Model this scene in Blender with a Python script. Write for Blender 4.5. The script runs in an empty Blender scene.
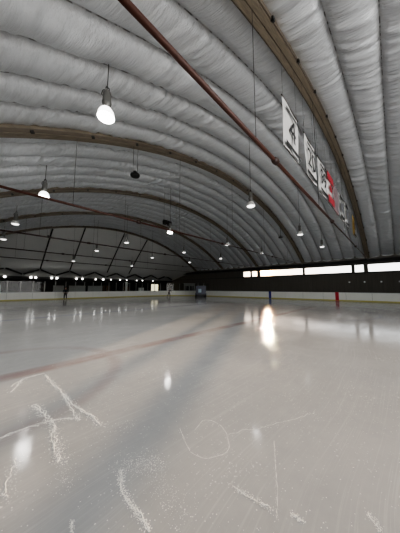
import bpy, bmesh, math, random
import numpy as np
from mathutils import Vector, Matrix
random.seed(7); rng = np.random.default_rng(7)
scn = bpy.context.scene
COL = scn.collection
PI = math.pi
R = math.radians

# ------------------------------------------------------------------ materials
def nt(m):
    m.use_nodes = True
    n = m.node_tree; n.nodes.clear()
    return n
class N:
    """tiny node helper"""
    def __init__(s, tree): s.t = tree
    def new(s, kind, **kw):
        n = s.t.nodes.new(kind)
        for k, v in kw.items(): setattr(n, k, v)
        return n
    def link(s, a, b): s.t.links.new(a, b)
    def val(s, sock, v):
        if hasattr(v, 'links') or isinstance(v, bpy.types.NodeSocket): s.link(v, sock)
        else: sock.default_value = v
    def math(s, op, a, b=0.0, c=None, clamp=False):
        n = s.new('ShaderNodeMath', operation=op, use_clamp=clamp)
        s.val(n.inputs[0], a); s.val(n.inputs[1], b)
        if c is not None: s.val(n.inputs[2], c)
        return n.outputs[0]
    def noise(s, vec, scale=5, detail=3, rough=.5, dist=0):
        n = s.new('ShaderNodeTexNoise')
        if vec is not None: s.link(vec, n.inputs['Vector'])
        n.inputs['Scale'].default_value = scale; n.inputs['Detail'].default_value = detail
        n.inputs['Roughness'].default_value = rough; n.inputs['Distortion'].default_value = dist
        return n.outputs[0]
    def smooth(s, v, a, b, lo=0., hi=1.):
        n = s.new('ShaderNodeMapRange', interpolation_type='SMOOTHSTEP')
        s.val(n.inputs[0], v)
        n.inputs[1].default_value = a; n.inputs[2].default_value = b
        n.inputs[3].default_value = lo; n.inputs[4].default_value = hi
        return n.outputs[0]
    def mix(s, f, a, b):
        n = s.new('ShaderNodeMix', data_type='RGBA')
        s.val(n.inputs[0], f); s.val(n.inputs[6], a); s.val(n.inputs[7], b)
        return n.outputs[2]
    def mapping(s, vec, scale=(1,1,1), rot=(0,0,0), loc=(0,0,0)):
        n = s.new('ShaderNodeMapping')
        s.link(vec, n.inputs[0]); n.inputs[1].default_value = loc
        n.inputs[2].default_value = rot; n.inputs[3].default_value = scale
        return n.outputs[0]

def c4(c): return (c[0], c[1], c[2], 1)
def mat(name, col, rough=.6, metal=0., vary=.15, nscale=4., bump=0., emit=None, estr=0., stretch=None, spec=.5):
    m = bpy.data.materials.new(name); t = nt(m); h = N(t)
    out = h.new('ShaderNodeOutputMaterial'); p = h.new('ShaderNodeBsdfPrincipled')
    h.link(p.outputs[0], out.inputs[0])
    tc = h.new('ShaderNodeTexCoord').outputs['Object']
    if stretch: tc = h.mapping(tc, scale=stretch)
    nz = h.noise(tc, nscale, 4, .6)
    lo = tuple(v*(1-vary) for v in col); hi = tuple(min(1, v*(1+vary)) for v in col)
    h.link(h.mix(nz, c4(lo), c4(hi)), p.inputs['Base Color'])
    p.inputs['Roughness'].default_value = rough; p.inputs['Metallic'].default_value = metal
    p.inputs['Specular IOR Level'].default_value = spec
    if bump:
        b = h.new('ShaderNodeBump'); b.inputs['Strength'].default_value = bump; b.inputs['Distance'].default_value = .02
        h.link(nz, b.inputs['Height']); h.link(b.outputs[0], p.inputs['Normal'])
    if emit:
        p.inputs['Emission Color'].default_value = c4(emit); p.inputs['Emission Strength'].default_value = estr
    return m

def glass_mat(name, tint=(.9,.95,.95), refl=.06):
    m = bpy.data.materials.new(name); t = nt(m); h = N(t)
    out = h.new('ShaderNodeOutputMaterial')
    tr = h.new('ShaderNodeBsdfTransparent'); tr.inputs[0].default_value = c4(tint)
    gl = h.new('ShaderNodeBsdfGlossy'); gl.inputs['Roughness'].default_value = .06
    mx = h.new('ShaderNodeMixShader'); mx.inputs[0].default_value = refl
    h.link(tr.outputs[0], mx.inputs[1]); h.link(gl.outputs[0], mx.inputs[2]); h.link(mx.outputs[0], out.inputs[0])
    return m

RIB0, RIBS, NST = 2.42, 8.15, 6          # first rib, rib spacing, fabric strips per bay
STRIP = RIBS / NST
XC, RAD, ZC = 16.3, 33.6, 11.63 - 33.6   # arch circle
def arch_z(x, r=RAD): return ZC + math.sqrt(r*r - (x-XC)**2)

def fabric_mat(name, col=(.71,.74,.77), seams=True):
    m = bpy.data.materials.new(name); t = nt(m); h = N(t)
    out = h.new('ShaderNodeOutputMaterial'); p = h.new('ShaderNodeBsdfPrincipled')
    h.link(p.outputs[0], out.inputs[0])
    tc = h.new('ShaderNodeTexCoord').outputs['Object']
    big = h.noise(tc, .5, 3, .6)
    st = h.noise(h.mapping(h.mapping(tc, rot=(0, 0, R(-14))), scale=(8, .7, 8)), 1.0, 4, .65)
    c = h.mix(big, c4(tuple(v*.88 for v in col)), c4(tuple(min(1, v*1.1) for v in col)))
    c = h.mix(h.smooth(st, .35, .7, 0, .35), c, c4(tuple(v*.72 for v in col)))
    if seams:
        y = h.new('ShaderNodeSeparateXYZ'); h.link(tc, y.inputs[0])
        ph = h.math('PINGPONG', h.math('ADD', h.math('MULTIPLY', h.math('SUBTRACT', y.outputs[1], RIB0), 1/STRIP), 40.0), .5)
        brk = h.noise(h.mapping(tc, scale=(5, .2, 5)), 1.0, 2, .5)
        dark = h.math('MULTIPLY', h.smooth(ph, .006, .02, 1, 0), h.smooth(brk, .45, .60, .2, .9))
        c = h.mix(dark, c, (.035, .03, .03, 1))
        crease_shade = h.smooth(ph, .0, .16, .28, 0)  # soft crease shading beside each seam, mixed into the fabric colour
        c = h.mix(crease_shade, c, (.16, .15, .14, 1))
    h.link(c, p.inputs['Base Color'])
    p.inputs['Roughness'].default_value = .38; p.inputs['Metallic'].default_value = .3
    b = h.new('ShaderNodeBump'); b.inputs['Strength'].default_value = .95; b.inputs['Distance'].default_value = .06
    h.link(st, b.inputs['Height']); h.link(b.outputs[0], p.inputs['Normal'])
    return m

def ice_mat():
    m = bpy.data.materials.new('skated_ice'); t = nt(m); h = N(t)
    out = h.new('ShaderNodeOutputMaterial')
    df = h.new('ShaderNodeBsdfDiffuse'); gl_ = h.new('ShaderNodeBsdfGlossy', distribution='BECKMANN'); fr_ = h.new('ShaderNodeFresnel'); fr_.inputs[0].default_value = 1.2
    mx = h.new('ShaderNodeMixShader'); h.link(fr_.outputs[0], mx.inputs[0]); h.link(df.outputs[0], mx.inputs[1]); h.link(gl_.outputs[0], mx.inputs[2])
    h.link(mx.outputs[0], out.inputs[0])
    tc = h.new('ShaderNodeTexCoord').outputs['Object']
    sep = h.new('ShaderNodeSeparateXYZ'); h.link(tc, sep.inputs[0])
    X, Y = sep.outputs[0], sep.outputs[1]
    # warp so that the skate cuts bend
    wn = h.new('ShaderNodeTexNoise'); wn.inputs['Scale'].default_value = .22; wn.inputs['Detail'].default_value = 1
    h.link(tc, wn.inputs['Vector'])
    wv = h.new('ShaderNodeVectorMath', operation='SUBTRACT'); h.link(wn.outputs[1], wv.inputs[0]); wv.inputs[1].default_value = (.5,.5,.5)
    ws = h.new('ShaderNodeVectorMath', operation='SCALE'); h.link(wv.outputs[0], ws.inputs[0]); ws.inputs['Scale'].default_value = 1.2
    wa = h.new('ShaderNodeVectorMath', operation='ADD'); h.link(tc, wa.inputs[0]); h.link(ws.outputs[0], wa.inputs[1])
    W = wa.outputs[0]
    cuts = None
    for i, (ang, fr, th) in enumerate([(12, 30, .60), (48, 38, .615), (83, 26, .61), (118, 42, .62), (150, 34, .605), (-28, 22, .62)]):
        v = h.mapping(W, rot=(0, 0, R(ang)), scale=(.5, fr*1.5, 1), loc=(i*7.3, i*3.1, i*1.7))
        n = h.noise(v, 1.0, 2, .5)
        k = h.smooth(n, th, th+.05, 0, 1)
        msk = h.smooth(h.noise(tc, .35+.1*i, 2, .5), .42, .62)
        k = h.math('MULTIPLY', k, msk)
        cuts = k if cuts is None else h.math('MAXIMUM', cuts, k)
    patch = h.smooth(h.noise(tc, .6, 4, .6), .40, .66)
    speck = h.math('MULTIPLY', h.smooth(h.noise(tc, 34, 3, .6), .61, .68), h.smooth(h.noise(tc, 1.3, 4, .6), .5, .64))
    fine = h.noise(tc, 7, 5, .7)
    col = h.mix(fine, (.33,.335,.335,1), (.41,.41,.40,1))
    col = h.mix(h.math('MULTIPLY', patch, .35), col, (.49,.485,.475,1))
    # painted lines lying under the ice
    def band(v, c, w, s):
        d = h.math('ABSOLUTE', h.math('SUBTRACT', v, c))
        return h.smooth(d, w, w+s, 1, 0)
    def ring(cx, cy, r, w, s):
        dx = h.math('SUBTRACT', X, cx); dy = h.math('SUBTRACT', Y, cy)
        d = h.math('SQRT', h.math('ADD', h.math('MULTIPLY', dx, dx), h.math('MULTIPLY', dy, dy)))
        return band(d, r, w, s)
    red = h.math('MAXIMUM', band(Y, 5.2, .10, .18), h.math('MULTIPLY', ring(.2, 5.2, 2.02, .02, .2), .5))
    wear = h.smooth(h.noise(tc, 1.1, 4, .65), .3, .7, .25, .75)
    col = h.mix(h.math('MULTIPLY', red, wear), col, (.27,.18,.175,1))
    blue = h.math('MAXIMUM', band(Y, 14.1, .13, .08), h.math('MULTIPLY', ring(15.5, 5.2, 4.5, .03, .06), .6))
    col = h.mix(h.math('MULTIPLY', blue, h.math('MULTIPLY', wear, .8)), col, (.13,.17,.30,1))
    snow = h.math('MAXIMUM', h.math('MULTIPLY', cuts, .10), h.math('MULTIPLY', speck, .8))
    col = h.mix(snow, col, (.84,.83,.80,1))
    h.link(col, df.inputs['Color'])
    rg = h.math('ADD', h.math('MULTIPLY', patch, .06), .09)
    rg = h.math('ADD', rg, h.math('MULTIPLY', snow, .35), clamp=True)
    h.link(rg, gl_.inputs['Roughness'])
    hgt = h.math('ADD', h.math('MULTIPLY', cuts, -.4), h.math('ADD', h.math('MULTIPLY', fine, .5), h.math('MULTIPLY', speck, .25)))
    b = h.new('ShaderNodeBump'); b.inputs['Strength'].default_value = .12; b.inputs['Distance'].default_value = .008
    h.link(hgt, b.inputs['Height'])
    for q_ in (df, gl_, fr_): h.link(b.outputs[0], q_.inputs['Normal'])
    return m

M = {}
M['ice'] = ice_mat()
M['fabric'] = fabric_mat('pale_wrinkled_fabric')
M['hip_fabric'] = mat('grey_end_fabric', (.60,.61,.60), .7, 0, .12, .4)
M['concrete'] = mat('grey_concrete', (.12,.12,.12), .8, 0, .2, 2)
M['wall'] = mat('dark_wall_cladding', (.085,.078,.066), .75, 0, .35, 1.2, stretch=(1, 6, .3))
M['end_wall'] = mat('dark_end_cladding', (.022,.021,.02), .8, 0, .4, 1.0)
M['rib'] = mat('tan_rib_timber', (.20,.168,.125), .6, 0, .7, 2.2, .5, stretch=(.9, 12, 2))
M['rib_edge'] = mat('dark_rib_edge', (.10,.082,.06), .6, 0, .4, 3)
M['black'] = mat('black_metal', (.012,.012,.012), .5, .2, .3, 8)
M['black_matte'] = mat('black_timber', (.018,.017,.016), .8, 0, .3, 4)
M['rust'] = mat('oxide_red_paint', (.065,.02,.012), .5, 0, .35, 6, .2)
M['rust_dark'] = mat('dark_oxide_paint', (.032,.014,.011), .5, 0, .3, 6)
M['wire'] = mat('grey_wire', (.05,.048,.045), .5, .6, .1, 8)
M['white_board'] = mat('white_board_plastic', (.74,.75,.70), .35, 0, .06, 1.5)
M['kick'] = mat('yellow_kick_plastic', (.45,.41,.12), .4, 0, .12, 3)
M['cap'] = mat('pale_cap_rail', (.66,.68,.66), .4, 0, .08, 3)
M['blue'] = mat('blue_marker_plastic', (.02,.03,.22), .4, 0, .15, 3)
M['red'] = mat('red_marker_plastic', (.40,.015,.03), .4, 0, .15, 3)
M['post'] = mat('grey_stanchion_metal', (.22,.22,.21), .4, .5, .1, 5)
M['glass'] = glass_mat('rink_glass_clear', (.92,.94,.94), .012)
M['window_glass'] = glass_mat('window_glass_clear', (.97,.98,.98), .04)
M['frame'] = mat('dark_window_frame', (.03,.028,.026), .5, 0, .2, 4)
M['lamp_white'] = mat('white_lamp_enamel', (.75,.75,.74), .35, 0, .05, 6)
M['lamp_metal'] = mat('grey_lamp_housing', (.20,.20,.19), .45, .5, .2, 8)
M['bulb_on'] = mat('glowing_lens', (1,1,1), .3, 0, 0, 5, emit=(1,.97,.92), estr=16)
M['bulb_dim'] = mat('softly_glowing_lens', (.9,.9,.9), .3, 0, 0, 5, emit=(1,.98,.95), estr=1.6)
M['shade_lit'] = mat('prismatic_shade_lit', (.9,.9,.9), .3, 0, 0, 5, emit=(1,.98,.95), estr=2.2)
M['globe'] = mat('glowing_globe', (1,1,1), .3, 0, 0, 5, emit=(1,.98,.93), estr=4)
M['door_glow'] = mat('lit_cream_panel', (.9,.8,.55), .5, 0, .15, 2, emit=(1,.88,.58), estr=.85)
M['banner'] = mat('white_banner_cloth', (.62,.62,.61), .8, 0, .07, 2, .1)
M['ink'] = mat('black_banner_ink', (.02,.02,.022), .8, 0, .2, 4)
M['flag_red'] = mat('red_flag_cloth', (.36,.03,.045), .8, 0, .12, 3)
M['flag_pink'] = mat('faded_rose_cloth', (.42,.27,.28), .8, 0, .12, 3)
M['gold'] = mat('gold_banner_cloth', (.36,.24,.05), .8, 0, .25, 3)
M['grey_cloth'] = mat('grey_banner_cloth', (.22,.23,.25), .8, 0, .15, 3)
M['navy'] = mat('navy_enamel', (.015,.025,.06), .35, 0, .2, 3)
M['pale_blue'] = mat('pale_blue_panel', (.30,.42,.50), .3, 0, .15, 4)
M['tyre'] = mat('black_rubber', (.012,.012,.012), .85, 0, .2, 10)
M['grey_panel'] = mat('grey_bench_panel', (.30,.30,.29), .6, 0, .1, 2)
M['gable'] = mat('dim_grey_gable_board', (.22,.22,.21), .8, 0, .15, 1.5)
M['brown'] = mat('brown_timber', (.10,.055,.03), .7, 0, .3, 3)
M['white'] = mat('white_enamel', (.75,.75,.72), .4, 0, .05, 3)
M['snow'] = mat('shaved_ice', (.88,.86,.80), .9, 0, .08, 30)
M['skin'] = mat('skin', (.45,.28,.20), .6, 0, .1, 10)
M['jacket'] = mat('dark_navy_jacket', (.018,.02,.032), .8, 0, .2, 10)
M['jacket2'] = mat('charcoal_jacket', (.03,.03,.03), .8, 0, .2, 10)
M['trousers'] = mat('black_trousers', (.012,.012,.014), .8, 0, .2, 10)
M['hat'] = mat('dark_knit_hat', (.02,.02,.025), .9, 0, .2, 20)
M['steel'] = mat('steel_blade', (.5,.5,.52), .3, 1, .05, 10)

# ------------------------------------------------------------------ mesh builders
class MB:
    def __init__(s): s.v = []; s.f = []
    def add(s, vs, fs):
        o = len(s.v); s.v += [tuple(v) for v in vs]; s.f += [tuple(i+o for i in f) for f in fs]; return s
    def box(s, c, d, rz=0., ry=0., rx=0.):
        hx, hy, hz = d[0]/2, d[1]/2, d[2]/2
        vs = [Vector((x, y, z)) for x in (-hx, hx) for y in (-hy, hy) for z in (-hz, hz)]
        if rz or ry or rx:
            m = Matrix.Rotation(rz, 3, 'Z') @ Matrix.Rotation(ry, 3, 'Y') @ Matrix.Rotation(rx, 3, 'X')
            vs = [m @ v for v in vs]
        vs = [v + Vector(c) for v in vs]
        return s.add(vs, [(0,1,3,2),(4,6,7,5),(0,4,5,1),(2,3,7,6),(0,2,6,4),(1,5,7,3)])
    def b2(s, x0, x1, y0, y1, z0, z1):
        return s.box(((x0+x1)/2, (y0+y1)/2, (z0+z1)/2), (x1-x0, y1-y0, z1-z0))
    def tube(s, pts, r, n=8, cap=True):
        pts = [Vector(p) for p in pts]; rs = r if isinstance(r, (list, tuple)) else [r]*len(pts)
        rings = []
        up = None
        for i, p in enumerate(pts):
            d = (pts[min(i+1, len(pts)-1)] - pts[max(i-1, 0)]).normalized()
            a = Vector((0,0,1)) if abs(d.z) < .9 else Vector((1,0,0))
            u = d.cross(a).normalized() if up is None else (up - d*up.dot(d)).normalized()
            up = u; w = d.cross(u)
            rings.append([p + (u*math.cos(2*PI*k/n) + w*math.sin(2*PI*k/n))*rs[i] for k in range(n)])
        vs = [v for q in rings for v in q]; fs = []
        for i in range(len(pts)-1):
            for k in range(n):
                fs.append((i*n+k, i*n+(k+1) % n, (i+1)*n+(k+1) % n, (i+1)*n+k))
        if cap:
            fs.append(tuple(range(n))[::-1]); fs.append(tuple((len(pts)-1)*n+k for k in range(n)))
        return s.add(vs, fs)
    def lathe(s, prof, c=(0,0,0), n=20, axis='Z'):
        vs = []; fs = []
        for (r, z) in prof:
            for k in range(n):
                a = 2*PI*k/n
                p = Vector((r*math.cos(a), r*math.sin(a), z))
                if axis == 'Y': p = Vector((p.x, p.z, p.y))
                if axis == 'X': p = Vector((p.z, p.x, p.y))
                vs.append(p + Vector(c))
        for i in range(len(prof)-1):
            for k in range(n):
                fs.append((i*n+k, i*n+(k+1) % n, (i+1)*n+(k+1) % n, (i+1)*n+k))
        fs.append(tuple(range(n))[::-1]); fs.append(tuple((len(prof)-1)*n+k for k in range(n)))
        return s.add(vs, fs)
    def prism(s, poly, y0, y1, plane='XZ'):
        """extrude a 2-D polygon"""
        n = len(poly)
        if plane == 'XZ': vs = [(x, y0, z) for x, z in poly] + [(x, y1, z) for x, z in poly]
        elif plane == 'YZ': vs = [(y0, x, z) for x, z in poly] + [(y1, x, z) for x, z in poly]
        else: vs = [(x, z, y0) for x, z in poly] + [(x, z, y1) for x, z in poly]
        fs = [tuple(range(n)), tuple(range(2*n-1, n-1, -1))] + [(i, (i+1) % n, n+(i+1) % n, n+i) for i in range(n)]
        return s.add(vs, fs)
    def build(s, name, m, parent=None, smooth=False, bevel=0.):
        me = bpy.data.meshes.new(name); me.from_pydata(s.v, [], s.f); 
        bm = bmesh.new(); bm.from_mesh(me); bmesh.ops.recalc_face_normals(bm, faces=bm.faces)
        if bevel: bmesh.ops.bevel(bm, geom=list(bm.edges), offset=bevel, segments=2, affect='EDGES', clamp_overlap=True)
        bm.to_mesh(me); bm.free()
        me.materials.append(m)
        if smooth:
            for p in me.polygons: p.use_smooth = True
        o = bpy.data.objects.new(name, me); COL.objects.link(o)
        if parent: o.parent = parent
        return o

def tag(o, label=None, cat=None, group=None, kind=None):
    if label: o['label'] = label
    if cat: o['category'] = cat
    if group: o['group'] = group
    if kind: o['kind'] = kind
    return o
def empty(name, loc, label=None, cat=None, group=None, rz=0.):
    o = bpy.data.objects.new(name, None); COL.objects.link(o); o.location = loc; o.rotation_euler = (0, 0, rz)
    o.empty_display_size = .2
    return tag(o, label, cat, group)
def copy_tree(o, parent=None):
    c = o.copy(); COL.objects.link(c)
    if parent: c.parent = parent
    for ch in [k for k in bpy.data.objects if k.parent == o]: copy_tree(ch, c)
    return c

# ------------------------------------------------------------------ setting
XW0, XW1, YB, YEND = -3.15, 35.7, -12.0, 46.5
tag(MB().b2(-1.2, 31.3, -11, 35.7, -.3, 0).build('floor', M['ice']), kind='structure')
mb = MB()
mb.b2(XW0-.4, XW1+.4, 35.7, YEND+.4, -.3, -.004); mb.b2(31.3, XW1+.4, YB, 35.7, -.3, -.004); mb.b2(XW0-.4, -1.2, YB, 35.7, -.3, -.004); mb.b2(-1.2, 31.3, YB, -11, -.3, -.004)
tag(mb.build('floor.001', M['concrete']), kind='structure')

# fabric ceiling: strips ballooning between seams that run with the arches, gathered across
def smooth1d(x, seed, wl):
    r = np.random.default_rng(seed); a = r.uniform(-1, 1, 4096)
    q = np.asarray(x)/wl + 1000; i = np.floor(q).astype(int); f = q - i; f = f*f*(3-2*f)
    return a[i % 4096]*(1-f) + a[(i+1) % 4096]*f
def ceiling():
    th = math.asin((XW1-XC+.05)/(RAD+.45))
    nu = 760; per = 10
    y0, y1 = RIB0 - 11*STRIP, RIB0 + 4*RIBS
    ns = round((y1-y0)/STRIP); nv = ns*per
    t = np.linspace(-th, th, nu+1); ys = np.linspace(y0, y1, nv+1)
    T, Y = np.meshgrid(t, ys, indexing='ij')
    U = T*RAD
    q = (np.arange(nv+1) % per)/per; q = np.tile(q, (nu+1, 1))
    strip = np.minimum(np.arange(nv+1)//per, ns-1)
    belly = np.power(np.clip(1-(2*q-1)**2, 0, 1), .62)
    D = np.zeros_like(T)
    for s in range(ns+1):
        cols = np.where(np.arange(nv+1)//per == s)[0]
        if len(cols) == 0: continue
        u = U[:, cols]; yy = Y[:, cols]
        skew = .45 + .5*smooth1d(u[:, :1], 90+s, 2.5)
        uu = u + skew*(q[:, cols]-.5)*1.2
        amp = .55 + .45*smooth1d(u, 300+s, 3.0)
        edge = .45 + .55*np.abs(2*q[:, cols]-1)
        w = .06*smooth1d(uu, 10+s, .38) + .075*smooth1d(uu, 50+s, .20) + .045*smooth1d(uu*1.02+.3*q[:, cols], 70+s, .13)
        bl = .25 + .05*smooth1d(u, 500+s, 4.0)
        D[:, cols] = belly[:, cols]*bl + w*amp*edge*np.clip(belly[:, cols]*2.2, .12, 1)
    r = RAD + .45 - D
    V = np.stack([XC + r*np.sin(T), Y, ZC + r*np.cos(T)], -1).reshape(-1, 3)
    idx = np.arange((nu+1)*(nv+1)).reshape(nu+1, nv+1)
    F = np.stack([idx[:-1, :-1], idx[:-1, 1:], idx[1:, 1:], idx[1:, :-1]], -1).reshape(-1, 4)
    me = bpy.data.meshes.new('ceiling')
    me.vertices.add(len(V)); me.vertices.foreach_set('co', V.ravel())
    me.loops.add(F.size); me.loops.foreach_set('vertex_index', F.ravel().astype(np.int32))
    me.polygons.add(len(F)); me.polygons.foreach_set('loop_start', np.arange(0, F.size, 4, dtype=np.int32))
    me.update(calc_edges=True); me.validate()
    me.polygons.foreach_set('use_smooth', np.ones(len(F), bool))
    me.materials.append(M['fabric'])
    o = bpy.data.objects.new('ceiling', me); COL.objects.link(o)
    return tag(o, kind='structure')
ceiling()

# sloping end of the roof: from the last arch down to the eave
YL, YE, ZE = RIB0 + 4*RIBS, 42.5, 3.55
YH = 44.2
mb = MB(); nu, nv = 60, 8; vs = []; fs = []
for i in range(nu+1):
    x = XW0 + (XW1-XW0)*i/nu
    za = arch_z(min(max(x, XW0), XW1), RAD+.25)
    for j in range(nv+1):
        f = j/nv; vs.append((x, YL + (YH-YL)*f, za + (ZE-za)*f + .12*math.sin(PI*f)))
for i in range(nu):
    for j in range(nv):
        a = i*(nv+1)+j; fs.append((a, a+1, a+nv+2, a+nv+1))
tag(mb.add(vs, fs).build('ceiling.001', M['hip_fabric'], smooth=True), kind='structure')

# right long wall with its strip of windows under the eave
WZ0, WZ1 = 3.76, 4.84
WIN = [(20.22, 21.9), (18.78, 20.0), (10.68, 18.28), (4.22, 10.46), (2.86, 3.96), (-5.2, 2.5)]   # Y spans seen from far to near
mb = MB()
mb.b2(XW1, XW1+.3, YB, YEND, 0, WZ0); mb.b2(XW1, XW1+.3, YB, YEND, WZ1, 6.3)
edges = sorted(WIN)
y = YB
for a, b in edges:
    mb.b2(XW1, XW1+.3, y, a, WZ0, WZ1); y = b
mb.b2(XW1, XW1+.3, y, YEND, WZ0, WZ1)
tag(mb.build('wall_right', M['wall']), kind='structure')
for k, (a, b) in enumerate(WIN):
    f = MB(); t = .06
    f.b2(XW1-.03, XW1+.12, a, b, WZ0, WZ0+t); f.b2(XW1-.03, XW1+.12, a, b, WZ1-t, WZ1)
    f.b2(XW1-.03, XW1+.12, a, a+t, WZ0+t, WZ1-t); f.b2(XW1-.03, XW1+.12, b-t, b, WZ0+t, WZ1-t)
    w = tag(f.build('window_%d' % (k+1), M['frame']), kind='structure')
    MB().b2(XW1+.04, XW1+.05, a+t, b-t, WZ0+t, WZ1-t).build('window_pane', M['window_glass'], w)
# eave beam along the top of the right wall
tag(MB().b2(XW1-.45, XW1-.02, YB, YEND, 5.0, 5.45).build('trim_1', M['black_matte']), kind='structure')
tag(MB().b2(XW1-.10, XW1-.005, YB, YEND, WZ0-.16, WZ0-.01).build('trim_2', M['frame']), kind='structure')
tag(MB().b2(XW0-.3, XW0, YB, YEND, 0, 6.3).build('wall_left', M['wall']), kind='structure')
tag(MB().b2(13.0, XW1, YB-.3, YB, 0, 12.3).build('wall_back_baffle', M['wall']), kind='structure')  # partial wall out of view, added so daylight enters from back left only
# far end wall (kept free for the lit doorway)
DX0, DX1, DZ = 30.4, 33.0, 2.7
mb = MB(); mb.b2(XW0, DX0, YEND, YEND+.3, 0, 6.5); mb.b2(DX1, XW1, YEND, YEND+.3, 0, 6.5); mb.b2(DX0, DX1, YEND, YEND+.3, DZ, 6.5)
tag(mb.build('wall_end', M['end_wall']), kind='structure')
# closing strip above the eave behind the gables
tag(MB().b2(XW0, XW1, YH-.1, YEND, 3.30, 3.45).build('ceiling.002', M['end_wall']), kind='structure')
mb = MB(); t = .12
mb.b2(DX0, DX0+t, YEND-.05, YEND+.1, 0, DZ); mb.b2(DX1-t, DX1, YEND-.05, YEND+.1, 0, DZ); mb.b2(DX0+t, DX1-t, YEND-.05, YEND+.1, DZ-t, DZ); mb.b2(31.66, 31.74, YEND-.04, YEND+.08, 0, DZ-t)
d = tag(mb.build('door_1', M['frame']), kind='structure')
MB().b2(DX0+t, 31.66, YEND+.02, YEND+.06, 0.02, DZ-t).build('door_panel', M['door_glow'], d)
MB().b2(31.74, DX1-t, YEND+.02, YEND+.06, 0.02, DZ-t).build('door_panel', M['door_glow'], d)

# ------------------------------------------------------------------ arched ribs
def arc_strip(y0, y1, r0, r1, n=90):
    th = math.asin((XW1-XC-.02)/(RAD+.3)); vs = []; fs = []
    for i in range(n+1):
        a = -th + 2*th*i/n
        for (yy, rr) in ((y0, r0), (y1, r0), (y1, r1), (y0, r1)):
            vs.append((XC + rr*math.sin(a), yy, ZC + rr*math.cos(a)))
    for i in range(n):
        for k in range(4): fs.append((i*4+k, i*4+(k+1) % 4, i*4+4+(k+1) % 4, i*4+4+k))
    fs += [(0,1,2,3), (n*4+3, n*4+2, n*4+1, n*4)]
    return vs, fs
RIBL = ['tan arched roof rib passing overhead beside the hanging banners',
        'tan arched roof rib crossing behind the big glowing lamp, second from the camera',
        'arched roof rib in the middle of the hall, third from the camera',
        'thin brown arched roof rib, fourth from the camera',
        'last dark arched roof rib, at the top of the sloping grey end']
for k in range(5):
    Y = RIB0 + k*RIBS
    rt = empty('roof_rib', (0, Y, 0), RIBL[k], 'roof rib', 'arched roof ribs')
    MB().add(*arc_strip(-.20, -.015, RAD, RAD+.42)).build('rib_beam', M['rib'], rt)
    MB().add(*arc_strip(.015, .20, RAD, RAD+.42)).build('rib_beam', M['rib'], rt)
    MB().add(*arc_strip(-.012, .012, RAD+.03, RAD+.40)).build('web_plate', M['rib_edge'], rt)
    for s in (-1, 1):
        MB().add(*arc_strip(s*.225-.02, s*.225+.02, RAD+.03, RAD+.16)).build('edge_strip', M['rib_edge'], rt)
    for j in range(16):
        a = -.56 + .075*j + .01
        c = (XC + (RAD+.06)*math.sin(a), 0, ZC + (RAD+.06)*math.cos(a))
        b = MB().box(c, (.035, .47, .10), ry=a)
        b.box((c[0]+.02, -.27, c[2]-.03), (.12, .07, .12), ry=a)
        b.build('clamp', M['black'], rt)

# ------------------------------------------------------------------ red tie rods with their hangers
TIEZ = 5.42
TIEL = ['red steel tie pipe overhead, nearest the camera, under the banner rib',
        'red steel tie pipe crossing below the second roof rib',
        'dark red tie pipe below the third roof rib',
        'dark red tie pipe below the fourth roof rib',
        'dark red tie pipe in front of the grey sloping roof end']
HANG = [[4.74, 11.08, 18.45, 26.5], [2.6, 9.1, 15.6, 22.0, 29.0], [2.6, 9.1, 15.6, 22, 29], [2.6, 9.1, 15.6, 22, 29], [2.6, 9.1, 15.6, 22, 29]]
for k in range(5):
    Y = RIB0 + k*RIBS
    TIEZ = 5.53 if k == 0 else 5.42
    rt = empty('tie_rod', (0, Y, TIEZ), TIEL[k], 'tie rod', 'red tie rods across the hall')
    r = .055
    MB().tube([(XW0+.1, 0, 0), (14.0, 0, 0)], r, 10).build('pipe', M['rust'] if k < 2 else M['rust_dark'], rt, True)
    MB().tube([(14.0, 0, 0), (XW1-.1, 0, 0)], r*.72, 10).build('pipe', M['rust_dark'], rt, True)
    for x in (5.98, 14.0, 24.0):
        MB().lathe([(.05, -.16), (.085, -.12), (.10, -.05), (.10, .05), (.085, .12), (.05, .16)], (x, 0, 0), 12, 'X').build('coupling', M['rust_dark'], rt, True)
    for x in HANG[k]:
        MB().tube([(x, 0, .04), (x, 0, arch_z(x)-TIEZ+.05)], .010, 6).build('hanger_wire', M['wire'], rt)

# ------------------------------------------------------------------ struts under the sloping end
STL = ['dark sloping strut on the grey roof end, farthest left', 'dark sloping strut on the grey roof end, second from left',
       'dark sloping strut on the grey roof end, third from left', 'dark sloping strut on the grey roof end, farthest right']
for k, x in enumerate((6.35, 10.6, 17.2, 21.9)):
    za = arch_z(x, RAD) - .05
    o = MB().tube([(0, 0, 0), (0, YL+.2-42.2, za-4.75)], .10, 8).build('roof_strut', M['black_matte'], None, True)
    o.location = (x, 42.2, 4.75)
    tag(o, STL[k], 'strut', 'struts under the sloping roof end')

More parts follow.
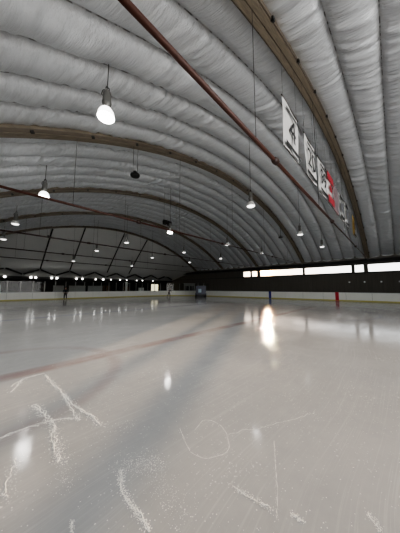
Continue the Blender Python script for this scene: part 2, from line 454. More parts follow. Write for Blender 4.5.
# ------------------------------------------------------------------ gabled canopies along the far end
GP = 4.28; GX0 = 2.1
for k in range(9):
    cx = GX0 + GP*k - 4.28
    if cx + GP/2 > XW1: break
    g = empty('gabled_canopy', (cx, YE, 0), None, 'canopy', 'gabled canopies along the far end')
    h = GP/2; zp, zv, zb = 4.72, 3.85, 3.45
    MB().prism([(-h+.02, zb), (h-.02, zb), (h-.02, zv-.1), (0, zp-.1), (-h+.02, zv-.1)], .05, .12).build('gable_panel', M['gable'], g)
    L = math.hypot(h, zp-zv); an = math.atan2(zp-zv, h)
    for s in (-1, 1):
        MB().box((s*h/2, -.04, (zp+zv)/2-.08), (L-.2, .16, .26), ry=s*an).build('fascia', M['black_matte'], g)
        MB().box((s*h/2*.99, .62, (zp+zv)/2-.02), (L*.93, 1.0, .06), ry=s*an).build('roof_panel', M['black_matte'], g)
    MB().b2(-h+.02, h-.02, -.05, .2, zb-.35, zb).build('eave_beam', M['black_matte'], g)
    MB().b2(-h+.02, -h+.16, -.05, .12, 0, zb-.35).build('post', M['black_matte'], g)
    g['label'] = ['dark gabled canopy mostly cut by the left edge of the photo', 'dark gabled canopy, first full peak from the left', 'dark gabled canopy under the farthest left strut, second peak',
        'dark gabled canopy, third peak from the left', 'dark gabled canopy, fourth peak from the left', 'dark gabled canopy, fifth peak from the left',
        'dark gabled canopy, sixth peak from the left', 'dark gabled canopy above the lit doorway, seventh peak', 'dark gabled canopy nearest the far right corner'][k]

# round globe lamps on the canopy beams: pixel-read positions turned into places on the beam
GLX = [2.2, 5.25, 5.85, 8.0, 8.75, 11.75, 12.75, 15.1, 16.5, 18.1, 20.0, 21.5, 23.9, 25.4, 28.2]
big = [.85,.85,.85,.85,.85,.8,.8,.7,.85,.5,.7,.5,.5,.45,.5]
first = None
ORD = ['first','second','third','fourth','fifth','sixth','seventh','eighth','ninth','tenth','eleventh','twelfth','thirteenth','fourteenth','fifteenth']
for k, x in enumerate(GLX):
    if first is None:
        g = empty('globe_lamp', (x, YE-.32, 3.30), None, 'lamp', 'globe lamps along the canopies')
        MB().lathe([(.02, -.19), (.11, -.16), (.17, -.08), (.19, 0), (.17, .08), (.11, .16), (.05, .19)], (0, 0, 0), 14).build('globe', M['globe'], g, True)
        MB().lathe([(.10, .17), (.10, .22), (.05, .26)], (0, 0, 0), 12).build('cap', M['black'], g)
        MB().box((0, .10, .24), (.05, .26, .04)).build('bracket', M['black'], g)
        first = g
    else: g = copy_tree(first); g.location = (x, YE-.32, 3.30)
    s = big[k]; g.scale = (s, s, s) if s == 1 else (s, s, s)
    if s < 1: g.location.z += (1-s)*.02; g.location.y += (1-s)*.22
    g['label'] = 'round white globe lamp under the dark canopies, %s from the left' % ORD[k]

# ------------------------------------------------------------------ dasher boards
BX, BYE, CR, BH = 31.0, 35.4, 8.5, 1.05
def arc_pts(r_off, n, a0=0, a1=PI/2):
    cx, cy = BX-CR, BYE-CR
    return [(cx+(CR+r_off)*math.cos(a0+(a1-a0)*i/n), cy+(CR+r_off)*math.sin(a0+(a1-a0)*i/n)) for i in range(n+1)]
def wall_strip(path_in, path_out, z0, z1):
    n = len(path_in); vs = []; fs = []
    for i in range(n):
        for (p, z) in ((path_in[i], z0), (path_out[i], z0), (path_out[i], z1), (path_in[i], z1)): vs.append((p[0], p[1], z))
    for i in range(n-1):
        for k in range(4): fs.append((i*4+k, i*4+(k+1) % 4, i*4+4+(k+1) % 4, i*4+4+k))
    fs += [(0,1,2,3), (4*n-1, 4*n-2, 4*n-3, 4*n-4)]
    return vs, fs
KH = .13
def straight_boards(name, label, along, x, a0, a1, n):
    b = empty(name, ((x, a0, 0) if along == 'Y' else (a0, x, 0)), label, 'rink boards', 'dasher boards around the ice')
    L = (a1-a0)/n
    def bb(p0, p1, d0, d1, z0, z1):
        return MB().b2(d0, d1, p0, p1, z0, z1) if along == 'Y' else MB().b2(p0, p1, d0, d1, z0, z1)
    for k in range(n):
        bb(k*L+.012, (k+1)*L-.012, 0, .09, KH, BH-.05).build('board_panel', M['white_board'], b)
    bb(0, a1-a0, .02, .08, KH, BH-.05).build('backing_frame', M['post'], b)
    bb(0, a1-a0, -.02, .10, 0, KH).build('kick_plate', M['kick'], b)
    bb(0, a1-a0, -.03, .16, BH-.05, BH).build('cap_rail', M['cap'], b)
    return b
rb = straight_boards('dasher_boards', 'long white rink boards with yellow kick plate under the right windows', 'Y', BX, -8, BYE-CR, 14)
for nm, yy, mm in (('blue_marker', 14.25, 'blue'), ('red_marker', 5.4, 'red')):
    MB().b2(-.035, .17, yy+8-.19, yy+8+.19, .02, BH+.03).build(nm, M[mm], rb)['label'] = nm.split('_')[0] + ' line marker on the white boards'
straight_boards('dasher_boards', 'long white rink boards in front of the gabled canopies at the far end', 'X', BYE, -2.9, BX-CR, 10)
cb = empty('dasher_boards', (0, 0, 0), 'curved white rink boards in the far right corner', 'rink boards', 'dasher boards around the ice')
for k in range(5):
    a0, a1 = k*PI/10+.0012, (k+1)*PI/10-.0012
    MB().add(*wall_strip(arc_pts(0, 6, a0, a1), arc_pts(.09, 6, a0, a1), KH, BH-.05)).build('board_panel', M['white_board'], cb)
MB().add(*wall_strip(arc_pts(.02, 24), arc_pts(.08, 24), KH, BH-.05)).build('backing_frame', M['post'], cb)
MB().add(*wall_strip(arc_pts(-.02, 24), arc_pts(.10, 24), 0, KH)).build('kick_plate', M['kick'], cb)
MB().add(*wall_strip(arc_pts(-.03, 24), arc_pts(.16, 24), BH-.05, BH)).build('cap_rail', M['cap'], cb)

# protective glass above the end boards and the corner
gl = empty('protective_glass', (0, BYE+.06, BH), 'clear protective glass on slim posts above the far end boards', 'rink glass')
xs = [-2.9 + 1.27*k for k in range(21)]; xs[-1] = BX-CR
for k, x in enumerate(xs):
    MB().b2(x-.045, x+.045, -.02, .06, 0, 1.5).build('stanchion', M['post'], gl)
    if k < len(xs)-1: MB().b2(x+.045, xs[k+1]-.045, .012, .024, .01, 1.45).build('pane', M['glass'], gl)
gc = empty('protective_glass', (0, 0, BH), 'clear protective glass curving above the far corner boards', 'rink glass')
ap = arc_pts(.06, 10, 0, PI/2-.008)
for k in range(11):
    x, y = ap[k]
    if k < 10: MB().add(*wall_strip(ap[k:k+2], arc_pts(.072, 10, 0, PI/2-.008)[k:k+2], .01, 1.45)).build('pane', M['glass'], gc)
    if 0 < k < 10: MB().box((x, y, .75), (.08, .08, 1.5), rz=k*PI/20).build('stanchion', M['post'], gc)

# ------------------------------------------------------------------ things behind the far boards
def bench(x0, x1, y, h, label):
    b = empty('players_bench', ((x0+x1)/2, y, 0), label, 'bench', 'grey benches behind the far glass')
    w = x1-x0
    MB().b2(-w/2, w/2, 0, .08, .25, h).build('back_panel', M['grey_panel'], b)
    MB().b2(-w/2, w/2, -.40, 0, .42, .48).build('seat', M['grey_panel'], b)
    MB().b2(-w/2, w/2, -.02, .10, h, h+.05).build('cap_strip', M['post'], b)
    for s in (-1, 1): MB().b2(s*(w/2-.05)-.05, s*(w/2-.05)+.05, -.38, .06, 0, .42).build('leg', M['post'], b)
bench(-.3, 1.75, 38.5, 2.0, 'grey bench with tall back panel at the left edge of the photo')
bench(7.6, 9.0, 38.5, 1.95, 'short grey bench just left of the standing skater')
bench(9.75, 12.2, 38.6, 1.95, 'grey bench just right of the standing skater')
bench(12.6, 15.0, 38.6, 1.95, 'wide grey bench in front of the third gable')
c = empty('white_fridge', (24.0, 40.5, 0), 'white upright fridge standing left of the lit doorway', 'fridge')
MB().box((0, 0, .85), (1.0, .7, 1.62), ).build('body', M['white'], c, False, .02)
MB().box((0, -.37, .95), (.94, .04, 1.3)).build('door', M['white'], c)
MB().box((.36, -.42, 1.0), (.04, .05, .5)).build('handle', M['post'], c)
MB().box((0, -.02, .03), (.9, .6, .06)).build('base', M['black'], c)
c = empty('cream_pillar', (20.3, 40.0, 0), 'slim cream pillar standing between the canopies and the boards', 'pillar')
MB().box((0, 0, 1.4), (.30, .30, 2.6)).build('shaft', M['white'], c); MB().box((0, 0, .05), (.42, .42, .1)).build('base', M['white'], c); MB().box((0, 0, 2.75), (.40, .40, .1)).build('cap', M['white'], c)
for i, (x, w, h) in enumerate(((15.9, 1.6, 2.0), (17.8, 1.3, 2.1), (22.0, 1.2, 1.9))):
    c = empty('timber_locker', (x, 43.5, 0), ['brown timber locker, leftmost of the dim row', 'brown timber locker in the middle of the dim row', 'brown timber locker between cream pillar and white fridge'][i], 'locker', 'brown lockers under the canopies')
    MB().box((0, 0, h/2+.04), (w, .6, h-.08)).build('body', M['brown'], c)
    for s in (-1, 1):
        dd = MB().box((s*w/4, -.315, h/2+.04), (w/2-.04, .03, h-.16)).build('door', M['brown'], c)
        MB().box((s*.08, -.345, h/2), (.03, .03, .16)).build('handle', M['post'], dd)
    MB().box((0, 0, .04), (w-.1, .5, .08)).build('base', M['black'], c)
bo = empty('rink_booth', (33.7, 35.3, 0), 'grey booth with two dark windows in the far corner', 'booth', rz=R(-40))
b = MB(); b.b2(-1.3, 1.3, 0, 1.0, 0, 1.0); b.b2(-1.3, 1.3, 0, 1.0, 2.05, 2.6)
for x0, x1 in ((-1.3, -1.0), (-.15, .15), (1.0, 1.3)): b.b2(x0, x1, 0, 1.0, 1.0, 2.05)
b.build('booth_wall', M['gable'], bo)
for s in (-1, 1): MB().b2(s*.575-.425, s*.575+.425, .08, .12, 1.0, 2.05).build('booth_window', M['black'], bo)
MB().b2(-1.38, 1.38, -.1, 1.1, 2.6, 2.7).build('roof', M['grey_panel'], bo)

# bulkhead lamps along the dark right wall
first = None
WL = [-.5, 1.22, 2.94, 4.62]
for k, y in enumerate(WL):
    if first is None:
        w = empty('wall_lamp', (XW1, y, 2.42), None, 'lamp', 'small round lamps on the right wall')
        MB().lathe([(.12, 0), (.12, -.05), (.09, -.07)], (0, 0, 0), 14, 'X').build('base', M['lamp_metal'], w)
        MB().lathe([(.085, -.07), (.07, -.11), (.03, -.13)], (0, 0, 0), 14, 'X').build('lens', mat('faint_lens', (.3,.3,.3), .3, 0, 0, 5, emit=(1,1,1), estr=.12), w, True)
        first = w
    else: w = copy_tree(first); w.location = (XW1, y, 2.42)
    w['label'] = 'small round lamp on the dark right wall, %s from the right edge' % ORD[k]

# ------------------------------------------------------------------ hanging hall lamps
def make_lamp(x, y, z, on):
    g = empty('high_bay_lamp', (x, y, z), None, 'lamp', 'high-bay lamps hanging over the ice')
    zt = arch_z(x, RAD+.40) if y < YL else 8.0
    MB().tube([(0, 0, .95), (0, 0, zt-z)], .014, 6).build('hanging_rod', M['wire'], g)
    hk = MB().tube([(0, 0, .92), (.06, 0, .97), (.05, 0, 1.06), (-.03, 0, 1.08), (-.05, 0, 1.0)], .018, 6)
    hk.tube([(0, 0, 1.0), (-.12, .05, .92), (-.16, .05, .75), (-.05, 0, .66)], .012, 6)
    hk.build('hook_and_cable', M['black'], g)
    MB().lathe([(.05, .93), (.10, .90), (.125, .84), (.13, .55), (.15, .51), (.12, .40), (.10, .29)], (0, 0, 0), 16).build('ballast_housing', M['lamp_metal'], g, True)
    MB().lathe([(.11, .30), (.17, .27), (.225, .18), (.25, .08), (.262, .015), (.26, 0), (.22, .03)], (0, 0, 0), 24).build('shade', M['shade_lit'] if on == 2 else M['lamp_white'], g, True)
    MB().lathe([(.03, -.075), (.14, -.06), (.23, -.02), (.25, .012), (.20, .03)], (0, 0, 0), 20).build('lens', M['bulb_on'] if on == 2 else M['bulb_dim'], g, True)
    return g
LX = [2.2, 11.6, 20.5, 29.4]
LY = [6.35, 14.75, 22.6, 30.6, 38.6]
LAMPS = [
 (2.3, 6.3, 7.0, 2, 'big glowing bell-shaped hall lamp, largest and nearest the camera'),
 (2.1, 14.65, 6.95, 2, 'glowing bell-shaped hall lamp hanging left, just past the second rib'),
 (1.5, 22.6, 6.9, 1, 'hall lamp hanging at the left edge below the third rib'),
 (1.2, 30.8, 6.9, 1, 'hall lamp at the left edge in front of the grey roof end, lower one'),
 (11.3, 6.25, 6.75, 1, 'white hall lamp hanging on a long rod left of the banners'),
 (11.95, 15.25, 6.85, 2, 'glowing hall lamp hanging right below the pair of black speakers'),
 (11.3, 22.6, 6.9, 1, 'hall lamp in front of the grey roof end, near the third strut'),
 (10.9, 30.7, 6.9, 1, 'hall lamp in front of the grey roof end, near the second strut'),
 (10.0, 38.2, 6.0, 1, 'small far hall lamp hanging low between the first two struts'),
 (20.8, 6.3, 6.75, 0, 'unlit-looking hall lamp hanging below the banners, above the right windows'),
 (20.5, 14.7, 6.9, 0, 'small hall lamp hanging up and left of the sun'),
 (20.4, 22.6, 6.9, 1, 'far hall lamp over the dark corner, upper one'),
 (20.2, 30.7, 6.9, 1, 'far hall lamp at the right end of the grey roof end'),
 (20.4, 38.2, 6.0, 0, 'small far hall lamp between the last two struts'),
 (29.0, 6.3, 6.75, 0, 'hall lamp low under the far end of the banners'),
 (29.3, 14.6, 6.9, 0, 'small hall lamp hanging directly above the sun'),
 (29.4, 22.6, 6.9, 0, 'far hall lamp over the window strip, left of the sun'),
 (29.3, 30.7, 6.9, 1, 'far hall lamp over the dark corner, lower one')]
protos = {}
for x, y, z, on, lab in LAMPS:
    g = make_lamp(x, y, z, on); g['label'] = lab
    l = bpy.data.lights.new('lamp_light', 'SPOT'); l.energy = {2: 420, 1: 60, 0: 40}[on]; l.spot_size = R(150); l.spot_blend = .6; l.shadow_soft_size = .2; l.color = (1, .97, .93)
    lo = bpy.data.objects.new('lamp_light', l); COL.objects.link(lo); lo.parent = g; lo.location = (0, 0, -.12)

# loudspeakers under the ribs
def speaker(x, y, z, label, two_wires=True):
    g = empty('loudspeaker', (x, y, z), label, 'loudspeaker', 'black loudspeakers hung from the ribs', rz=R(25))
    MB().lathe([(.10, .15), (.20, .12), (.27, .05), (.27, -.02), (.24, -.07), (.20, -.08)], (0, 0, 0), 20).build('horn', M['black'], g, True)
    MB().box((0, 0, .19), (.20, .16, .10)).build('driver_box', M['black'], g)
    for s in (-1, 1): MB().tube([(s*.2, 0, .15), (s*.2, 0, arch_z(x)-z)], .012, 6).build('hanging_wire', M['wire'], g)
speaker(5.65, RIB0+RIBS, 8.15, 'round black loudspeaker hanging on two wires below the second rib')
speaker(26.8, RIB0+RIBS, 8.3, 'small black loudspeaker under the second rib, above the sun')
speaker(5.9, YL, 8.75, 'small black loudspeaker at the top of the farthest left strut')
g = empty('speaker_pair', (11.95, 15.7, 7.8), 'pair of square black speaker boxes hanging just above a glowing lamp', 'loudspeaker')
for s in (-1, 1):
    k = MB().box((s*.27, 0, .12), (.34, .36, .40)).build('speaker_box', M['black'], g, False, .02)
MB().box((0, 0, .34), (.9, .08, .06)).build('crossbar', M['black'], g)
for s in (-1, 1): MB().tube([(s*.4, 0, .36), (s*.4, 0, arch_z(11.95+s*.4, RAD+.3)-7.8)], .010, 6).build('hanging_wire', M['wire'], g)

# ------------------------------------------------------------------ banners hanging along the first rib
def text_mesh(txt, size, m, parent, name, loc, sx=1.):
    cu = bpy.data.curves.new(name, 'FONT'); cu.body = txt; cu.size = size; cu.align_x = 'CENTER'; cu.align_y = 'CENTER'; cu.extrude = .004; cu.offset = 0
    t = bpy.data.objects.new(name, cu); COL.objects.link(t)
    dg = bpy.context.evaluated_depsgraph_get(); dg.update()
    me = bpy.data.meshes.new_from_object(t.evaluated_get(dg)); bpy.data.objects.remove(t)
    me.materials.clear(); me.materials.append(m)
    o = bpy.data.objects.new(name, me); COL.objects.link(o); o.parent = parent
    o.location = loc; o.rotation_euler = (PI/2, 0, 0); o.scale = (sx, 1, 1)
    return o
BW, BHT = 1.56, 1.9
def cloth(w, x0, x1, z0, z1, seed, yo=0.):
    nx, nz = 16, 14; vs = []; fs = []
    for i in range(nx+1):
        for j in range(nz+1):
            x = x0+(x1-x0)*i/nx; z = z0+(z1-z0)*j/nz
            vs.append((x, yo + .035*math.sin(x*4+seed)*(1-(z-(-BHT))/BHT*.6)+.015*math.sin(z*3+seed*2), z))
    for i in range(nx):
        for j in range(nz):
            a = i*(nz+1)+j; fs.append((a, a+1, a+nz+2, a+nz+1))
    return MB().add(vs, fs)
LEAF = [(0,1),(.14,.72),(.34,.80),(.27,.36),(.50,.58),(.57,.44),(.86,.48),(.76,.22),(.94,.10),(.50,-.22),(.56,-.42),(.08,-.34),(.06,-.85)]
def banner(x, kind, label, seed):
    ztop = 8.38
    b = empty('hanging_banner', (x, RIB0, ztop), label, 'banner', 'banners hanging under the first rib')
    w = BW/2
    main = {'flag': 'banner', 'rose': 'flag_pink', 'gold': 'gold', 'dark': 'banner'}.get(kind, 'banner')
    cl = cloth(BW, -w, w, -BHT, 0, seed).build('cloth', M[main], b, True)
    MB().tube([(-w-.05, 0, .01), (w+.05, 0, .01)], .022, 8).build('top_pole', M['wire'], b)
    MB().tube([(-w, 0, -BHT), (w, 0, -BHT)], .016, 8).build('bottom_pole', M['wire'], b)
    for s in (-1, 1):
        MB().tube([(s*w*.9, 0, .02), (s*w*.9, 0, arch_z(x+s*w*.9)-ztop+.04)], .004, 5).build('cord', M['wire'], b)
    F = -.07
    if kind in ('4', '20', '99'):
        text_mesh(kind, 1.3 if kind == '4' else 1.2, M['ink'], b, 'number', (0, F, -1.02), 1.05)
        r = random.Random(seed); nm = MB(); xx = -.58
        while xx < .55:
            ww = r.uniform(.07, .12)
            nm.b2(xx, xx+ww, F-.004, F, -.43, -.29); xx += ww + .025
        nm.build('name_strip', M['ink'], b)
        MB().b2(-w+.06, w-.06, F-.004, F, -BHT+.08, -BHT+.24).build('bottom_bar', M['ink'], b)
    elif kind == 'flag':
        MB().b2(-w, w, F-.004, F, -.50, -.01).build('red_band', M['flag_red'], b)
        MB().b2(-w, w, F-.004, F, -BHT+.01, -BHT+.50).build('red_band', M['flag_red'], b)
        pts = [(px*.42, -.97+pz*.42) for px, pz in LEAF] + [(-px*.42, -.97+pz*.42) for px, pz in LEAF[::-1][:-1]]
        MB().prism(pts, F-.004, F).build('leaf_emblem', M['flag_red'], b)
    elif kind == 'rose':
        for k in range(4): MB().b2(-w+.12+k*.38, -w+.27+k*.38, F-.004, F, -BHT+.05, -.05).build('stripe', M['grey_cloth'], b)
    elif kind == 'dark':
        MB().b2(-w+.15, w-.15, F-.004, F, -.42, -.2).build('bar', M['ink'], b)
        MB().b2(-.42, .42, F-.004, F, -1.3, -.62).build('dark_square', M['grey_cloth'], b)
        MB().b2(-w+.06, w-.06, F-.004, F, -BHT+.08, -BHT+.28).build('bottom_bar', M['ink'], b)
    elif kind == 'gold':
        MB().b2(-w, w, F-.004, F, -BHT, -BHT+.18).build('bottom_bar', M['ink'], b)
        MB().b2(-.35, .35, F-.004, F, -1.25, -.55).build('dark_square', M['brown'], b)
BAN = [(7.55, '4', 'white banner with black number 4, nearest the camera'), (9.95, '20', 'white banner with black number 20'),
       (12.15, '99', 'white banner with black number 99'), (13.88, 'flag', 'red and white flag with a red leaf hanging among the banners'),
       (15.62, 'rose', 'faded rose and grey striped banner right behind the red and white flag'), (17.45, 'dark', 'white banner with dark square behind the rose banner'),
       (19.7, 'dark', 'white banner with dark bars next to the gold banner'), (23.9, 'gold', 'gold banner at the far end of the banner row')]
for i, (x, k, lab) in enumerate(BAN): banner(x, k, lab, i*1.7)

# ------------------------------------------------------------------ navy ice resurfacer in the corner
z = empty('ice_resurfacer', (28.3, 26.6, 0), 'navy ice resurfacer with pale blue front parked by the far corner boards', 'ice resurfacer', rz=R(-44))
MB().prism([(-1.5, .35), (1.5, .35), (1.5, 1.15), (.5, 1.25), (.3, 2.0), (-1.5, 2.0)], -.9, .9, 'YZ').build('body', M['navy'], z)
MB().b2(-.5, .05, -1.56, -1.50, .8, 1.45).build('front_panel', M['pale_blue'], z)
MB().b2(-.95, .95, -1.62, -1.5, .25, .5).build('bumper', M['black'], z)
for sx in (-1, 1):
    for sy in (-1, .9):
        w = MB().lathe([(.05, -.12), (.30, -.12), (.35, -.08), (.35, .08), (.30, .12), (.05, .12)], (sx*.86, sy, .35), 18, 'X').build('wheel', M['tyre'], z)
        MB().lathe([(.05, -.125), (.16, -.125), (.16, .125), (.05, .125)], (sx*.86, sy, .35), 12, 'X').build('hub', M['post'], w)
MB().b2(-.35, .35, .75, 1.25, 1.25, 1.4).build('driver_seat', M['black'], z)
MB().lathe([(.17, -.015), (.2, 0), (.17, .015)], (0, .55, 1.85), 16).build('steering_wheel', M['black'], z)
MB().b2(-1.0, 1.0, 1.5, 2.1, .02, .5).build('conditioner', M['navy'], z)
for sx in (-1, 1): MB().tube([(sx*.8, -1.3, 2.0), (sx*.8, -1.3, 2.9)], .03, 6).build('marker_pole', M['black'], z)

# ------------------------------------------------------------------ skaters
def skin_mesh(name, pts, edges, rad, m, parent, sub=1):
    me = bpy.data.meshes.new(name); me.from_pydata(pts, edges, []); 
    o = bpy.data.objects.new(name, me); COL.objects.link(o)
    sk = o.modifiers.new('s', 'SKIN'); sk.use_smooth_shade = True
    for i, r in enumerate(rad):
        me.skin_vertices[0].data[i].radius = r if isinstance(r, tuple) else (r, r)
        me.skin_vertices[0].data[i].use_root = (i == 0)
    ss = o.modifiers.new('u', 'SUBSURF'); ss.levels = sub; ss.render_levels = sub
    dg = bpy.context.evaluated_depsgraph_get(); dg.update()
    nm = bpy.data.meshes.new_from_object(o.evaluated_get(dg)); bpy.data.objects.remove(o)
    nm.materials.clear(); nm.materials.append(m)
    for p in nm.polygons: p.use_smooth = True
    q = bpy.data.objects.new(name, nm); COL.objects.link(q)
    if parent: q.parent = parent
    return q
def skater(loc, rz, s, label, jacket, bend, armA, armB, stride):
    p = empty('person', loc, label, 'person', None, rz)
    b = bend
    pel = (0, 0, .92); ch = (0, -.10*b-.0, 1.18); nk = (0, -.30*b, 1.44); hd0 = (0, -.36*b, 1.53); hd1 = (0, -.41*b-.01, 1.64); top = (0, -.43*b, 1.72)
    kl = (-.11, -.10-stride*.12, .50); kr = (.11, -.06+stride*.16, .52); al = (-.12, -.02-stride*.2, .13); ar = (.13, .05+stride*.42, .15)
    tl = (-.13, -.17-stride*.2, .09); tr = (.15, -.09+stride*.42, .10)
    sl = (-.19, -.27*b, 1.38); sr = (.19, -.27*b, 1.38)
    el = (sl[0]-.09, sl[1]+armA[0], 1.12); er = (sr[0]+.09, sr[1]+armB[0], 1.12)
    wl = (el[0]+.03, el[1]+armA[1], .90+armA[2]); wr = (er[0]-.03, er[1]+armB[1], .90+armB[2])
    pts = [pel, ch, nk, hd0, hd1, top, (-.09,0,.88), kl, al, tl, (.09,0,.88), kr, ar, tr, sl, el, wl, sr, er, wr]
    ed = [(0,1),(1,2),(2,3),(3,4),(4,5),(0,6),(6,7),(7,8),(8,9),(0,10),(10,11),(11,12),(12,13),(2,14),(14,15),(15,16),(2,17),(17,18),(18,19)]
    rd = [.12,.13,.055,.06,.092,.07,.085,.06,.042,.035,.085,.06,.042,.035,.06,.042,.03,.06,.042,.03]
    # hands: five short fingers on a small palm
    def hand(w, d, side):
        i0 = len(pts); hx = (w[0]+d[0]*.07, w[1]+d[1]*.07, w[2]+d[2]*.07)
        pts.append(hx); rd.append(.030); ed.append((16 if side < 0 else 19, i0))
        for f, L in enumerate((.07, .085, .09, .08)):
            o = (f-1.5)*.02
            pts.append((hx[0]+d[0]*L*.7+o*.2, hx[1]+d[1]*L*.7+o, hx[2]+d[2]*L*.7)); rd.append(.009); ed.append((i0, len(pts)-1))
        pts.append((hx[0]-side*.03, hx[1]-.03, hx[2]+d[2]*.02)); rd.append(.010); ed.append((i0, len(pts)-1))
    def nd(a, c):
        v = (Vector(c)-Vector(a)).normalized(); return (v.x, v.y, v.z)
    hand(wl, nd(el, wl), -1); hand(wr, nd(er, wr), 1)
    body = skin_mesh('body', pts, ed, rd, M['skin'], p)
    nose = MB().box((0, hd1[1]-.095, hd1[2]-.005), (.03, .035, .045)).build('nose', M['skin'], p)
    for sx in (-1, 1):
        MB().lathe([(.004,-.006),(.012,0),(.004,.006)], (sx*.033, hd1[1]-.088, hd1[2]+.02), 8, 'Y').build('eye', M['black'], p)
        MB().box((sx*.092, hd1[1]+.005, hd1[2]), (.02, .04, .06)).build('ear', M['skin'], p)
    MB().box((0, hd1[1]-.086, hd1[2]-.055), (.045, .012, .012)).build('mouth', M['flag_pink'], p)
    skin_mesh('jacket', [(0,0,.86), ch, (nk[0],nk[1],nk[2]-.01), sl, el, (wl[0],wl[1],wl[2]+.03), sr, er, (wr[0],wr[1],wr[2]+.03)],
              [(0,1),(1,2),(2,3),(3,4),(4,5),(2,6),(6,7),(7,8)], [(.19,.14),(.19,.15),.075,.08,.062,.05,.08,.062,.05], jacket, p)
    skin_mesh('trousers', [(0,0,.90), (-.09,0,.84), kl, al, (.09,0,.84), kr, ar], [(0,1),(1,2),(2,3),(0,4),(4,5),(5,6)], [.14,.115,.085,.065,.115,.085,.065], M['trousers'], p)
    c = (top[0], top[1]+.005, top[2]-.03)
    MB().lathe([(.105, -.04), (.108, 0), (.10, .05), (.07, .09), (.02, .105)], c, 16).build('knit_hat', M['hat'], p, True)
    for a, t in ((al, tl), (ar, tr)):
        k = skin_mesh('skate_boot', [(a[0],a[1]+.03,a[2]), (a[0],a[1]+.03,a[2]-.06), t], [(0,1),(1,2)], [.06,.055,.045], M['black'], p)
        MB().box(((a[0]+t[0])/2, (a[1]+t[1])/2, t[2]-.06), (.008, .30, .05)).build('blade', M['steel'], k)
    p.scale = (s, s, s)
    return p
skater((8.0, 33.2, .0), R(-20), 1.0, 'dark-clothed skater standing by the far end boards, at left', M['jacket'], .2, (.05, -.08, .05), (.05, -.1, .02), .15)
skater((23.4, 29.9, .0), R(70), .92, 'small dark-clothed skater bending forward in front of the lit doorway', M['jacket2'], .7, (-.1, -.15, .05), (.05, -.1, .0), .7)

# ------------------------------------------------------------------ scraped snow lying on the ice near the camera (loose, uncountable)
F_PX, PITCH, HEAD, CAMH = 205.0, 6.0, 46.6, 1.6
def ground(px, py):
    u = 266.5-py; r = px-200
    hz = F_PX*math.cos(R(PITCH)) - u*math.sin(R(PITCH)); vt = F_PX*math.sin(R(PITCH)) + u*math.cos(R(PITCH))
    fw = CAMH*hz/-vt; rt = r/hz*fw
    return (fw*math.sin(R(HEAD)) + rt*math.cos(R(HEAD)), fw*math.cos(R(HEAD)) - rt*math.sin(R(HEAD)))
TRACKS = [  # (points on the ice in metres come from the ground() of the photo reading, density, spread, flake size)
 ([(45,375),(62,393),(75,406),(103,425)], 260, .022, .013), ([(62,393),(72,412),(80,420)], 90, .02, .012),
 ([(33,405),(52,422),(54,440),(60,462)], 260, .03, .012), ([(0,438),(30,427),(55,420),(78,418)], 160, .018, .009),
 ([(120,470),(122,490),(135,510),(150,532)], 260, .016, .009), ([(55,425),(58,445),(68,470),(66,490)], 180, .05, .007),
 ([(120,462),(140,464),(160,462)], 160, .06, .008), ([(150,452),(158,478),(170,500),(186,520)], 220, .06, .006),
 ([(10,387),(25,378),(45,373)], 80, .02, .010), ([(12,392),(22,380)], 60, .02, .012),
 ([(180,428),(187,446),(200,457),(215,457),(229,447),(222,427),(205,420),(195,430)], 170, .006, .003),
 ([(274,440),(276,480),(277,520)], 130, .006, .0035), ([(232,486),(252,498),(272,510)], 120, .014, .007),
 ([(292,514),(303,521)], 50, .01, .008), ([(368,512),(382,532)], 60, .012, .007), ([(228,435),(270,425),(318,412)], 90, .02, .004),
 ([(5,500),(12,470),(20,455)], 90, .03, .008), ([(72,520),(72,533)], 40, .008, .007)]
mb = MB(); rr = random.Random(3)
def flake(x, y, s):
    n = 5; a0 = rr.uniform(0, 6.28); vs = []
    for k in range(n):
        a = a0+2*PI*k/n; q = s*rr.uniform(.5, 1.1); vs.append((x+q*math.cos(a), y+q*math.sin(a)*.9, .0005))
    vs.append((x, y, s*rr.uniform(.3, .6)))
    mb.add(vs, [(k, (k+1) % n, n) for k in range(n)])
for px, cnt, spread, sz in TRACKS:
    P = [ground(*p) for p in px]
    L = [math.dist(P[i], P[i+1]) for i in range(len(P)-1)]; tot = sum(L)
    for k in range(int(cnt*2.0)):
        d = rr.uniform(0, tot); i = 0
        while i < len(L)-1 and d > L[i]: d -= L[i]; i += 1
        f = d/L[i]; x = P[i][0]+(P[i+1][0]-P[i][0])*f; y = P[i][1]+(P[i+1][1]-P[i][1])*f
        g = rr.gauss(0, spread); g2 = rr.gauss(0, spread)
        flake(x+g, y+g2, sz*rr.uniform(.2, .75))
def spline(P, n=8):
    if len(P) < 3: return P
    Q = []
    for i in range(len(P)-1):
        a, b, c, d = P[max(i-1, 0)], P[i], P[i+1], P[min(i+2, len(P)-1)]
        for k in range(n):
            t = k/n
            Q.append(tuple(.5*(2*b[j] + (c[j]-a[j])*t + (2*a[j]-5*b[j]+4*c[j]-d[j])*t*t + (3*b[j]-a[j]-3*c[j]+d[j])*t**3) for j in (0, 1)))
    return Q + [P[-1]]
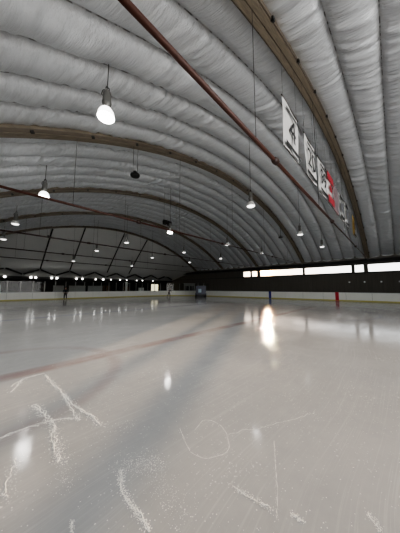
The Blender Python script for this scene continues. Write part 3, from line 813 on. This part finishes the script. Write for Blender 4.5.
def ribbon(P, jit, wd):
    pts = []; P = spline(P)
    for i in range(len(P)-1):
        n = max(2, int(math.dist(P[i], P[i+1])/.02))
        for k in range(n):
            f = k/n; pts.append([P[i][0]+(P[i+1][0]-P[i][0])*f, P[i][1]+(P[i+1][1]-P[i][1])*f])
    ox = oy = 0.
    for p in pts:
        ox = .85*ox + rr.gauss(0, jit*.45); oy = .85*oy + rr.gauss(0, jit*.45); p[0] += ox; p[1] += oy
    i = 0
    while i < len(pts)-3:
        n = min(rr.randint(4, 14), len(pts)-1-i); vs = []; fs = []
        for k in range(n+1):
            a, b = pts[max(i+k-1, 0)], pts[min(i+k+1, len(pts)-1)]
            dx, dy = b[0]-a[0], b[1]-a[1]; L = math.hypot(dx, dy) or 1
            w_ = wd*rr.uniform(.3, 1.1)*(.25 if k in (0, n) else 1); hz = w_*.5
            px_, py_ = -dy/L*w_, dx/L*w_
            vs += [(pts[i+k][0]+px_, pts[i+k][1]+py_, .0004), (pts[i+k][0], pts[i+k][1], hz), (pts[i+k][0]-px_, pts[i+k][1]-py_, .0004)]
            if k: q = 3*k; fs += [(q-3, q-2, q+1, q), (q-2, q-1, q+2, q+1)]
        mb.add(vs, fs); i += n + rr.choice((0, 0, 0, 1, 2))
for px, cnt, spread, sz in TRACKS:
    P = [ground(*p) for p in px]
    if spread < .045: ribbon(P, spread*.7, sz*.6)
    if cnt >= 160 and spread < .045: ribbon(P, spread*.9, sz*.5)
for k in range(2600):
    fx, fy = rr.uniform(.2, 5.5), abs(rr.gauss(1.6, 1.6))
    flake(fx, fy, rr.uniform(.002, .0065))
sn = mb.build('snow', M['snow'])
tag(sn, 'loose white scrapings of snow in skate tracks on the near ice', 'snow', None, 'stuff')

# ------------------------------------------------------------------ camera, sky, sun
cam = bpy.data.cameras.new('camera'); co = bpy.data.objects.new('camera', cam); COL.objects.link(co)
cam.sensor_fit = 'VERTICAL'; cam.sensor_height = 36; cam.lens = 36*F_PX/533; cam.clip_start = .05; cam.clip_end = 500
co.location = (0, 0, CAMH); co.rotation_euler = (R(90+PITCH), 0, R(-HEAD))
scn.camera = co

SUN = Vector((.9485, .4523, .0915)).normalized()
w = bpy.data.worlds.new('world'); scn.world = w; t = nt(w); h = N(t)
out = h.new('ShaderNodeOutputWorld'); bg = h.new('ShaderNodeBackground'); h.link(bg.outputs[0], out.inputs[0])
geo = h.new('ShaderNodeTexCoord').outputs['Generated']
nv = h.new('ShaderNodeVectorMath', operation='NORMALIZE'); h.link(geo, nv.inputs[0])
dt = h.new('ShaderNodeVectorMath', operation='DOT_PRODUCT'); h.link(nv.outputs[0], dt.inputs[0]); dt.inputs[1].default_value = SUN
d = h.math('MAXIMUM', dt.outputs['Value'], 0.0)
sz = h.new('ShaderNodeSeparateXYZ'); h.link(nv.outputs[0], sz.inputs[0])
elev = h.smooth(sz.outputs[2], -.1, .5, 0, 1)
back_fill = h.smooth(sz.outputs[1], -.15, -.5, .12, 1.15)  # added glow below the horizon behind the hall, brightens the ceiling
low = h.math('MAXIMUM', h.smooth(sz.outputs[2], -.06, .01, 0, 1.0), back_fill)
base = h.mix(elev, (1.0, .96, .92, 1), (.86, .92, 1.0, 1))
a1 = h.math('MULTIPLY', h.math('POWER', d, 7000.0), 90.0)
a2 = h.math('MULTIPLY', h.math('POWER', d, 1400.0), 4.5)
a3 = h.math('MULTIPLY', h.math('POWER', d, 60.0), .8)
glow = h.math('ADD', a1, h.math('ADD', a2, a3))
gc_ = h.new('ShaderNodeVectorMath', operation='SCALE'); gc_.inputs[0].default_value = (1.0, .50, .13); h.link(glow, gc_.inputs['Scale'])
tot = h.new('ShaderNodeVectorMath', operation='ADD'); bs = h.new('ShaderNodeVectorMath', operation='SCALE'); h.link(base, bs.inputs[0]); h.link(low, bs.inputs['Scale']); h.link(bs.outputs[0], tot.inputs[0]); h.link(gc_.outputs[0], tot.inputs[1])
h.link(tot.outputs[0], bg.inputs[0]); bg.inputs[1].default_value = 2.3

az = math.atan2(.4523, .9485)
for el, en in ((6.0, 3.6), (7.4, 3.0), (9.3, .8), (11.6, .35)):  # extra suns stacked by height, added to stretch sunlight along the ice
    s = bpy.data.lights.new('sun', 'SUN'); s.energy = en*1.8; s.angle = R(.8); s.color = (1, .70, .44)
    if el > 9: s.color = (1, .55, .22)
    so = bpy.data.objects.new('sun', s); COL.objects.link(so)
    dv = Vector((math.cos(az)*math.cos(R(el)), math.sin(az)*math.cos(R(el)), math.sin(R(el))))
    so.rotation_euler = dv.to_track_quat('Z', 'Y').to_euler(); so.location = (50, 24, 8)

scn.view_settings.view_transform = 'AgX'
scn.view_settings.look = 'AgX - Medium High Contrast'
scn.view_settings.exposure = 1.08
